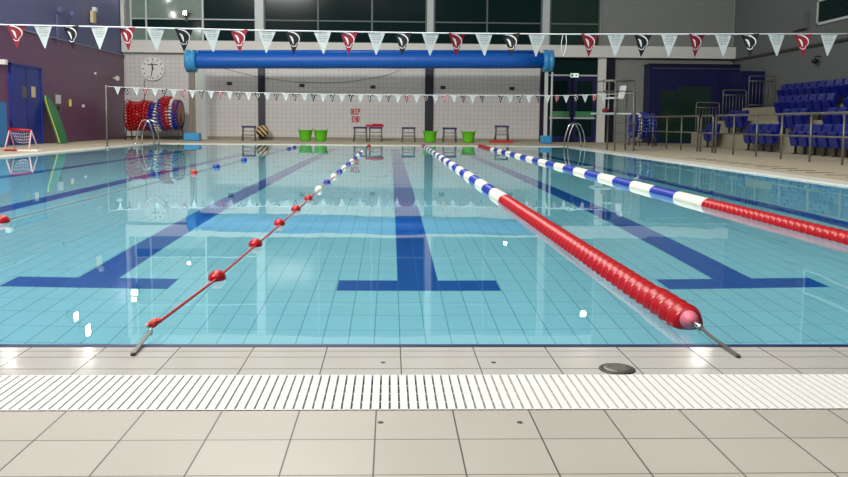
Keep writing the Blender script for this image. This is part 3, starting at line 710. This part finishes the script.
# ------------------------------------------------------------------ lane rope reels
def reel(label, xa, xb, yb_, Y_, ytop, coils, frame_m='dark_steel', group='lane rope storage reels'):
    A, Bq = at(xa, yb_, 'y', Y_), at(xb, yb_, 'y', Y_); W_ = Bq.x-A.x; top = at(xa, ytop, 'y', Y_).z
    t = thing('rope_reel', label, 'reel', ((A.x+Bq.x)/2, Y_, DZ), 0, group)
    h = (top-DZ)*.6; r = (top-DZ)*.335
    bm = bmesh.new()
    for s in (-1, 1):
        x_ = s*W_/2; cyl(bm, (x_, -.45, .1), (x_, .45, .1), .025, 8); cyl(bm, (x_, -.4, .1), (x_, 0, h), .022, 8); cyl(bm, (x_, .4, .1), (x_, 0, h), .022, 8)
        tube(bm, [(x_, r*1.08*math.cos(a), h+r*1.08*math.sin(a)) for a in [k_*PI/10 for k_ in range(20)]], .018, 6, closed=True)
    cyl(bm, (-W_/2, -.4, .12), (W_/2, -.4, .12), .02, 8); cyl(bm, (-W_/2, .4, .12), (W_/2, .4, .12), .02, 8)
    obj('frame', bm, frame_m, t)
    bm = bmesh.new(); cyl(bm, (-W_/2, 0, h), (W_/2, 0, h), .1, 14); obj('drum', bm, 'dull_steel', t)
    for s in (-1, 1):
        for y_ in (-.42, .42):
            bm = bmesh.new(); cyl(bm, (s*W_/2-.02, y_, .055), (s*W_/2+.02, y_, .055), .055, 14); obj('castor', bm, 'black', t)
    rr = random.Random(5)
    for u0_, u1_, c, scale, dz_ in coils:
        bm = bmesh.new(); x_ = -W_/2+u0_*W_
        while x_ < -W_/2+u1_*W_:
            R_ = r*scale*rr.uniform(.93, 1.03); n = max(8, int(2*PI*R_/.12)); ph = rr.random()
            for k_ in range(n):
                a = (k_+ph)*2*PI/n; ca, sa = math.cos(a), math.sin(a); o_ = Vector((x_+rr.uniform(-.012, .012), R_*ca, h+dz_+R_*sa)); d_ = Vector((0, -sa, ca))
                lathe(bm, o_-d_*.04, d_, [(0, .03), (.02, .075), (.06, .075), (.08, .03)], 8)
            x_ += .125
        cyl(bm, (-W_/2+u0_*W_, 0, h+dz_), (-W_/2+u1_*W_, 0, h+dz_), r*scale*.93, 20)
        obj('coiled_floats', bm, c, t)
    return t
reel('storage reel wound with red, blue and cream lane ropes below the clock', 129, 181, 139, 32.6, 98,
     [(.04, .4, 'red_disc', .98, -.05), (.3, .44, 'red_disc', 1.0, -.02), (.44, .58, 'blue_disc', .93, -.1), (.56, .66, 'cream_disc', .95, -.12), (.64, .72, 'blue_disc', 1.05, .02), (.68, .84, 'red_disc', 1.12, .08), (.8, .9, 'cream_disc', 1.0, .05), (.84, .97, 'blue_disc', .95, .0), (.94, 1.0, 'red_disc', .9, .05)])
reel('smaller storage reel of blue and cream lane rope behind the lifeguard chair', 632, 652, 145, 29.5, 112,
     [(.0, .3, 'blue_disc', .95, 0), (.25, .4, 'cream_disc', 1, 0), (.4, .65, 'blue_disc', 1, 0), (.6, .75, 'cream_disc', .95, 0), (.75, 1, 'blue_disc', .9, 0)])

# ------------------------------------------------------------------ pool ladders
def ladder(label, pts_list, P0, treads):
    t = thing('pool_ladder', label, 'ladder', P0, 0, 'chrome pool ladders')
    for pts in pts_list:
        bm = bmesh.new(); tube(bm, round_path([Vector(p) for p in pts], .16, 7), .021, 10); obj('handrail', bm, 'steel', t)
    for z_ in treads:
        boxobj('tread', 'steel', (-.3, .3, -.04, .06, z_-.012, z_+.012), parent=t) if False else None
    return t
# rails stand on the coping and curl down into the water
def side_ladder(label, s, edge, yc, half):
    t = thing('pool_ladder', label, 'ladder', (edge, yc, DZ), 0, 'chrome pool ladders')
    for q in (-1, 1):
        y_ = q*half; bm = bmesh.new()
        tube(bm, round_path([(-s*.4, y_, 0), (-s*.36, y_, .45), (-s*.2, y_, .78), (s*.0, y_, .74), (s*.14, y_, .3), (s*.16, y_, -.2), (s*.12, y_, -.75)], .15, 6), .021, 10); obj('handrail', bm, 'steel', t)
        bm = bmesh.new(); lathe(bm, (-s*.4, y_, 0), (0, 0, 1), [(0, .055), (.012, .055), (.025, .024)], 16); obj('flange', bm, 'steel', t)
    for z_ in (-.25, -.5, -.72): boxobj('tread', 'steel', (s*.08-.04, s*.08+.05, -half, half, z_-.015, z_+.015), parent=t)
    return t
side_ladder('chrome pool ladder on the right edge before the far double doors', -1, XR, 26.3, .28)
side_ladder('chrome pool ladder on the left edge in front of the rope reel', 1, XL, 26.6, .28)

# ------------------------------------------------------------------ left side things
# green foam board leaning on the wall
A = at(66, 142.5, 'z', DZ)
def board():
    base = Vector((WL+.62, 0, 0)); 
    yb0 = at(64, 142, 'x', WL+.6).y; zt_ = at(47, 96, 'x', WL+.1).z
    t = thing('foam_board', 'tall green foam board with a yellow edge leaning beside the blue doors', 'board', (WL+.55, yb0, DZ))
    H_ = zt_-DZ; yt = at(46.5, 96, 'x', WL+.1).y - yb0
    out = []
    n = 14
    def row(k_):
        s = k_/n; x_ = -.5*s; cy_ = yt*s*1.0 + .1*math.sin(PI*s)
        wd = .36*math.sqrt(max(0.0, 1-((s-.38)/.64)**2)) if s > .38 else .36-.1*(.38-s)
        return x_, cy_, wd, s*H_
    L_ = []; R_ = []
    for k_ in range(n+1):
        x_, c_, wd, z_ = row(k_); L_.append(Vector((x_, c_-wd, z_))); R_.append(Vector((x_, c_+wd, z_)))
    nrm = Vector((.05, 0, .012))
    bm = bmesh.new()
    for k_ in range(n):
        for (P_, Q_) in (((L_[k_], R_[k_]), (L_[k_+1], R_[k_+1])),):
            v = [bm.verts.new(p) for p in (P_[0], P_[1], Q_[1], Q_[0], P_[0]+nrm, P_[1]+nrm, Q_[1]+nrm, Q_[0]+nrm)]
            for f in ((0, 3, 2, 1), (4, 5, 6, 7), (0, 1, 5, 4), (2, 3, 7, 6), (1, 2, 6, 5), (3, 0, 4, 7)): bm.faces.new([v[i_] for i_ in f])
    bmesh.ops.remove_doubles(bm, verts=bm.verts[:], dist=.0005)
    obj('board', bm, 'green_board', t)
    bm = bmesh.new(); tube(bm, [p+nrm for p in L_], .014, 8); obj('edge_rim', bm, 'yellow', t)
board()
# polo goal
g = at(20, 151.5, 'z', DZ)
t = thing('water_polo_goal', 'small pink-red framed goal with a net at the left pool edge', 'goal', (g.x-.15, g.y+.4, DZ))
a0, a1 = at(6, 129, 'y', g.y+.4), at(27, 131, 'y', g.y+.4); wH = a0.z-DZ; W_ = .25
bm = bmesh.new()
tube(bm, round_path([(-W_, .25, 0), (-W_, .0, wH), (W_, .0, wH-.03), (W_+.1, .15, 0)], .04), .014, 8)
cyl(bm, (W_, 0, wH-.03), (W_+.06, -.3, .03), .016, 8); cyl(bm, (-W_, 0, wH), (-W_, -.3, .03), .016, 8)
obj('frame', bm, 'pale_pink', t); bm = bmesh.new(); cyl(bm, (-W_, -.02, wH), (W_, -.02, wH-.03), .03, 10); cyl(bm, (-W_, -.3, .025), (W_+.1, -.3, .025), .022, 8); obj('crossbar', bm, 'red', t)
bm = bmesh.new()
for k_ in range(9):
    u_ = -W_+2*W_*k_/8; tube(bm, [(u_, 0, wH-.02), (u_*.85, .1, wH-.14), (u_*.6, .12, wH-.3)], .006, 4)
for k_ in range(1, 5):
    s = k_/4; f_ = 1-.4*s; tube(bm, [(-W_*f_+2*W_*f_*j/6, .04+.09*s, wH-.02-.28*s-.03*math.sin(j*PI/6)) for j in range(7)], .006, 4)
obj('net', bm, 'net', t)
bm = bmesh.new(); box(bm, W_-.2, W_+.28, -.34, -.1, 0, .04, bev=.012); obj('foot_float', bm, 'white', t)
# light blue box unit at the left edge
q0 = at(0, 141, 'x', WL+.4); q1 = at(8.5, 141, 'x', WL+.4)
b_ = thing('storage_locker', 'light blue storage locker at the left edge of the picture beside the doors', 'locker', (WL, q1.y-1.5, DZ))
boxobj('cabinet', 'light_blue', (.02, .42, 0, 1.42, 0, 1.2), parent=b_, bev=.01); boxobj('door', 'light_blue', (.425, .44, .05, .7, .06, 1.14), parent=b_, bev=.004); boxobj('door', 'light_blue', (.425, .44, .72, 1.37, .06, 1.14), parent=b_, bev=.004)
# notice board, call points and small boxes on the purple wall
def wallbox(name, label, cat, px_, py_, w_, h_, d_, m_, parts=()):
    c = at(px_, py_, 'x', WL); t = thing(name, label, cat, c)
    boxobj('body', m_, (0, d_, -w_/2, w_/2, -h_/2, h_/2), parent=t, bev=min(.008, d_/4))
    for nm, mm, (y0_, y1_, z0_, z1_) in parts: boxobj(nm, mm, (d_, d_+.008, y0_, y1_, z0_, z1_), parent=t)
    return t
wallbox('notice_board', 'narrow pale notice board on the purple wall beside the green board', 'notice board', 57.5, 103, .5, .62, .03, 'dull_steel', [('paper', 'paper', (-.2, .2, -.02, .26)), ('dark_photo', 'navy', (-.12, .05, -.24, -.08))])
wallbox('lifebuoy_hook', 'small yellow bracket on the purple wall right of the notice board', 'bracket', 69.5, 103, .11, .24, .06, 'yellow', [('plate', 'cream', (-.03, .03, -.1, .05))])
wallbox('call_point', 'tiny white switch box on the purple wall, lowest one', 'switch', 83, 106, .14, .1, .05, 'white', [('button', 'red', (-.02, .02, -.02, .02))])
wallbox('wall_socket', 'small white socket box on the purple wall above the switch', 'socket', 95, 73.5, .14, .09, .05, 'white', [('button', 'dull_steel', (-.03, .03, -.02, .02))])
t = thing('security_camera', 'white security camera on the purple wall near the bunting pole', 'camera', at(113, 78, 'x', WL))
bm = bmesh.new(); cyl(bm, (.0, 0, 0), (.12, 0, 0), .03, 10); obj('mount', bm, 'white', t)
bm = bmesh.new(); lathe(bm, (.12, .1, .03), (.4, -1, -.25), [(0, .06), (.02, .085), (.3, .085), (.33, .06)], 14); obj('camera_body', bm, 'white', t)
t = thing('alarm_box', 'white alarm box with two lamps high on the left wall', 'alarm', at(91.5, 17, 'x', WL))
boxobj('body', 'cream', (0, .12, -.16, .16, -.22, .22), parent=t, bev=.02); boxobj('lamp_head', 'gloss_white', (.02, .16, -.02, .22, .2, .36), parent=t, bev=.02)
for px_, py_, lab in ((55, 10, 'left of the two spotlights high on the lilac wall'), (67.5, 14, 'right of the two spotlights high on the lilac wall')):
    t = thing('wall_spotlight', 'grey stem-mounted ' + lab, 'spotlight', at(px_, py_, 'x', WL), 0, 'spotlights on the lilac wall')
    bm = bmesh.new(); lathe(bm, (.14, 0, -.1), (0, 0, 1), [(0, .06), (.02, .1), (.14, .1), (.2, .04)], 14); obj('head', bm, 'lilac', t)
    bm = bmesh.new(); tube(bm, [(.14, 0, .08), (.14, 0, .2), (.02, 0, .26)], .02, 8); cyl(bm, (.05, 0, -.8 if px_ > 60 else -1.05), (.05, 0, -.1), .035, 8); obj('stem', bm, 'lilac', t)
wallbox('wall_lamp', 'small white lamp at the left picture edge on the purple wall', 'lamp', 1, 62, .2, .14, .14, 'white', [('glass', 'gloss_white', (-.06, .06, -.04, .04))])

# ------------------------------------------------------------------ lifeguard chair
P = at(619.5, 150.5, 'z', DZ)
t = thing('lifeguard_chair', 'tall steel lifeguard chair with a white seat on the right deck', 'lifeguard chair', P)
zt_ = at(619, 81, 'y', P.y).z-DZ
zp = at(619, 114, 'y', P.y).z-DZ
for sx in (-1, 1):
    for sy in (-1, 1):
        bm = bmesh.new(); tube(bm, [(sx*.27, sy*.46-.1*(sy > 0), 0), (sx*.26, sy*.36, zp), (sx*.26, sy*.34, zt_)], .024, 8); obj('leg', bm, 'dull_steel', t)
bm = bmesh.new()
tube(bm, [(-.6, -.34, zt_), (.26, -.34, zt_), (.26, .34, zt_), (-.6, .34, zt_)], .018, 8, closed=True)
for q in (-.34, .34): tube(bm, [(-.6, q, zt_), (-.6, q, zt_-.3), (.26, q, zt_-.3)], .015, 8)
obj('guard_rail', bm, 'dull_steel', t)
for z_ in (.25, .5, .78): boxobj('rung', 'dull_steel', (-.25, .25, -.45+.1*z_, -.38+.1*z_, z_-.014, z_+.014), parent=t)
boxobj('platform', 'frame', (-.78, .22, -.32, .32, zp-.02, zp+.03), parent=t, bev=.006)
zs = at(613, 98, 'y', P.y).z-DZ
bm = bmesh.new(); box(bm, -.4, .02, -.21, .21, zs-.03, zs+.02, bev=.015); prism(bm, [(-.04, -.21, zs), (.02, -.21, zs), (.09, -.21, zs+.33), (.02, -.21, zs+.35)], (0, .42, 0)); obj('seat', bm, 'gloss_white', t)
bm = bmesh.new(); cyl(bm, (-.15, -.18, zp), (-.15, -.18, zs), .018, 8); cyl(bm, (-.15, .18, zp), (-.15, .18, zs), .018, 8); obj('seat_post', bm, 'dull_steel', t)
bm = bmesh.new(); lathe(bm, (P.x-.45, P.y-.05, DZ+zp+.032), (0, 0, 1), [(0, .07), (.02, .1), (.09, .1), (.13, .04)], 14); tag(obj('rescue_bag', bm, 'dark_red'), 'small dark red bag on the lifeguard platform', 'bag')

# ------------------------------------------------------------------ blue unit on the right
xa, xb = at(649, 100, 'y', 33.6).x, at(757, 100, 'y', 33.6).x
zt_ = at(655, 65, 'y', 33.6).z
t = thing('blue_enclosure', 'large dark blue enclosure against the far wall behind the railings', 'enclosure', (xa, 33.6, DZ))
xb = min(xb, WR-.02)
boxobj('body', 'deep_blue', (0, xb-xa, 0, .78, 0, zt_-DZ), (xb-xa-.9, xb-xa, -2.3, -.001, 0, 2.8), parent=t)
boxobj('roof_edge', 'navy', (-.03, xb-xa, -.03, .78, zt_-DZ, zt_-DZ+.06), parent=t)
da, db_ = at(660, 100, 'y', 33.6).x-xa, at(711, 100, 'y', 33.6).x-xa
boxobj('shutter', 'green_glass', (da, (da+db_)/2-.4, -.02, 0, .1, 2.15), ((da+db_)/2-.36, db_, -.02, 0, .1, 2.3), parent=t)
boxobj('roof_rail', 'dull_steel', (.1, 4.3, -.06, -.03, zt_-DZ-.15, zt_-DZ-.12), parent=t)

# ------------------------------------------------------------------ railing along the right deck
RX = 8.7
def railing(label, ya, yb_, posts):
    t = thing('guard_railing', label, 'railing', (RX, ya, DZ), 0, 'steel railings along the right deck')
    L_ = yb_-ya; h = 1.0
    bm = bmesh.new(); tube(bm, round_path([(0, 0, 0), (0, 0, h), (0, L_, h), (0, L_, 0)], .12, 6), .026, 10); obj('hoop_rail', bm, 'dull_steel', t)
    bm = bmesh.new(); cyl(bm, (0, 0, .53), (0, L_, .53), .02, 8); obj('mid_rail', bm, 'dull_steel', t)
    for p_ in posts:
        bm = bmesh.new(); cyl(bm, (0, p_-ya, 0), (0, p_-ya, h), .022, 8); obj('post', bm, 'dull_steel', t)
yy = lambda px_: RX_y(px_)
def RX_y(px_):
    return at(px_, 130, 'x', RX).y
railing('long steel railing before the blue seats', 12.2, RX_y(716), [RX_y(p_) for p_ in (734, 757, 782, 811, 844)] + [14.6, 13.4])
railing('short steel railing panel between the two long ones', RX_y(713), RX_y(701), [])
railing('steel railing in front of the dark blue enclosure', RX_y(698), RX_y(640), [RX_y(p_) for p_ in (681.5, 667, 653)])

# ------------------------------------------------------------------ grandstand
t = thing('grandstand', 'stepped pale concrete grandstand under the rows of blue seats', 'grandstand', (0, 0, 0))
rows = [(10.65, .0, 4), (11.6, .48, 3), (12.5, .93, 2), (13.35, 1.4, 1)]
GY0, GY1 = 16.5, 30.2
boxobj('riser', 'concrete', (11.05, 12.0, GY0, GY1, DZ, .48), parent=t); boxobj('riser', 'concrete', (12.0, 12.9, GY0, GY1, DZ, .93), parent=t); boxobj('riser', 'concrete', (12.9, WR-.01, GY0, GY1, DZ, 1.4), parent=t)
boxobj('kerb', 'concrete', (10.3, 11.05, GY0, GY1, DZ-.01, DZ+.012), parent=t)
def make_seat(label, g_):
    t = thing('stadium_seat', label, 'seat', (0, 0, 0), 0, g_)
    # faces -X; folded-up pan
    bm = bmesh.new()
    prof = [(.14, .26), (.17, .5), (.22, .77), (.17, .79), (.1, .76), (.06, .5), (.06, .28)]
    prism(bm, [(x_, -.22, z_) for x_, z_ in prof], (0, .44, 0)); bmesh.ops.bevel(bm, geom=bm.edges[:], offset=.02, segments=2, affect='EDGES'); obj('backrest', bm, 'seat_blue', t)
    bm = bmesh.new(); prism(bm, [(.02, -.19, .2), (.08, -.19, .2), (.0, -.19, .6), (-.07, -.19, .57)], (0, .4, 0)); bmesh.ops.bevel(bm, geom=bm.edges[:], offset=.018, segments=2, affect='EDGES'); obj('tip_up_pan', bm, 'seat_blue', t)
    bm = bmesh.new(); box(bm, .04, .09, -.03, .03, 0, .3); box(bm, -.02, .16, -.05, .05, 0, .02); obj('pedestal', bm, 'black', t)
    return t
s0 = None
rowname = {0: 'front', 1: 'second', 2: 'third', 3: 'top'}
def row_seats(ri, ranges):
    global s0
    x_, z_, _ = rows[ri]; z_ = DZ+.013 if ri == 0 else z_; k_ = 0
    for ya, yb_ in ranges:
        y_ = ya
        while y_ > yb_:
            lab = 'blue folding seat in the %s row of the stand, %s from its far end' % (rowname[ri], ORD[k_])
            P_ = Vector((x_, y_, z_+.001 + (DZ if ri == 0 else 0)*0))
            if s0 is None: s0 = make_seat(lab, 'blue folding seats of the grandstand'); s0.location = P_
            else: dup(s0, P_, None, lab)
            y_ -= .5; k_ += 1
ypx = lambda px_, x_: at(px_, 110, 'x', x_).y
row_seats(0, [(ypx(707, 10.65), ypx(714, 10.65)), (ypx(748, 10.65), ypx(772, 10.65)), (ypx(795, 10.65), 17)])
row_seats(1, [(ypx(728, 11.6), ypx(746, 11.6)), (ypx(783, 11.6), ypx(804, 11.6)), (ypx(828, 11.6), 17)])
row_seats(2, [(ypx(778, 12.5), ypx(832, 12.5)), (ypx(848, 12.5), 17.5)])
row_seats(3, [(ypx(780, 13.35), 18)])
# stepped guard frames at the end of the stand
for (a, b, ytop, zb, lab) in ((696.5, 719.5, 102.5, .48, 'lowest barred steel barrier at the far end of the stand'), (723.5, 746.5, 90, .93, 'middle barred steel barrier at the far end of the stand'), (749.5, 775, 76, 1.4, 'highest barred steel barrier at the far end of the stand')):
    Y_ = 30.35; A, Bq = at(a, ytop, 'y', Y_), at(b, ytop, 'y', Y_); W_ = Bq.x-A.x
    t = thing('end_barrier', lab, 'barrier', (A.x, Y_, DZ), 0, 'stepped barriers of the stand'); H_ = A.z-DZ
    bm = bmesh.new(); tube(bm, round_path([(0, 0, 0), (0, 0, H_), (W_, 0, H_), (W_, 0, 0)], .08), .022, 8); obj('frame', bm, 'dull_steel', t)
    bm = bmesh.new(); cyl(bm, (0, 0, zb+.1), (W_, 0, zb+.1), .016, 8); cyl(bm, (0, 0, H_-.18), (W_, 0, H_-.18), .016, 8); obj('cross_rail', bm, 'dull_steel', t)
    for k_ in range(1, 7):
        bm = bmesh.new(); cyl(bm, (W_*k_/7, 0, zb+.1), (W_*k_/7, 0, H_-.18), .011, 6); obj('bar', bm, 'dull_steel', t)
# slot drains in the right deck
y_ = 9.4; k_ = 0
dr0 = None
while y_ < 19:
    lab = 'dark slot drain in the right deck, %s from the camera end' % ORD[k_]
    if dr0 is None:
        dr0 = boxobj('slot_drain', 'trench', (-.22, .22, -.035, .035, 0, .004)); tag(dr0, lab, 'drain', 'slot drains in the right deck'); dr0.location = (6.85, y_, DZ)
    else:
        o = dr0.copy(); col.objects.link(o); o.location = (6.85, y_, DZ); o['label'] = lab
    y_ += .6; k_ += 1

# speaker, camera and fittings on the right wall
t = thing('wall_speaker', 'small black dome hanging on the right grey wall above the seats', 'speaker', at(821, 60, 'x', WR))
bm = bmesh.new(); lathe(bm, (-.2, 0, -.12), (0, 0, 1), [(0, .03), (.04, .1), (.12, .12), (.15, .05)], 14); obj('dome', bm, 'black', t)
bm = bmesh.new(); tube(bm, [(-.2, 0, .02), (-.2, 0, .12), (0, 0, .12)], .02, 8); obj('arm', bm, 'black', t)
t = thing('junction_unit', 'pair of grey electrical boxes below the corner of the right window', 'electrical box', at(806, 26, 'x', WR))
boxobj('box', 'grey_side', (-.2, -.005, -.18, .16, -.1, .5), parent=t, bev=.01); boxobj('box', 'grey_side', (-.16, -.005, .3, .7, -.1, .2), parent=t, bev=.01)
# exit sign
c = at(574.5, 75.5, 'y', WF)
t = thing('exit_sign', 'small lit green and white exit sign over the far double doors', 'sign', (c.x, WF-.02, c.z))
boxobj('housing', 'white', (-.17, .17, 0, .07, -.08, .09), parent=t); boxobj('panel', 'exit_glow', (-.16, .16, -.008, -.002, -.07, .08), parent=t)
bm = bmesh.new(); box(bm, -.14, -.05, -.012, -.009, -.05, .06); obj('door_pictogram', bm, 'exit_green', t); bm = bmesh.new(); prism(bm, [(.02, -.012, -.02), (.02, -.012, .03), (.07, -.012, .03), (.07, -.012, .055), (.13, -.012, .005), (.07, -.012, -.045), (.07, -.012, -.02)], (0, .003, 0)); obj('arrow', bm, 'exit_green', t)

# ------------------------------------------------------------------ near deck things
c = at(617.5, 370, 'z', .003)
t = thing('floor_drain_cover', 'round dull metal cover set in the near edge tiles', 'drain cover', (c.x, c.y+.005, .0032))
bm = bmesh.new(); lathe(bm, (0, 0, 0), (0, 0, 1), [(0, .055), (.003, .055), (.005, .052), (.005, .046), (.004, .044)], 36); obj('rim', bm, 'dark_steel', t)
bm = bmesh.new(); lathe(bm, (0, 0, .004), (0, 0, 1), [(0, .043), (.002, .042), (.0035, .03)], 36)
for k_ in range(3):
    a = k_*2*PI/3+.3; cyl(bm, (.028*math.cos(a), .028*math.sin(a), .006), (.028*math.cos(a), .028*math.sin(a), .0095), .007, 10)
obj('lid', bm, 'dull_steel', t)
for px_, py_, lab in ((383, 362.5, 'tiny dark socket in the edge tiles left of centre'), (493.5, 362.5, 'tiny dark socket in the edge tiles right of centre'), (380.5, 422.5, 'tiny dark socket in the deck tile just below the grating, left'), (519.8, 422.5, 'tiny dark stained socket in the deck tile below the grating, right')):
    c = at(px_, py_, 'z', .0032); bm = bmesh.new(); lathe(bm, (0, 0, 0), (0, 0, 1), [(0, .0075), (.0012, .0075), (.0016, .005), (.0008, .003)], 16)
    tag(obj('deck_socket', bm, 'dark_steel', loc=c), lab, 'socket', 'small sockets in the near tiles')
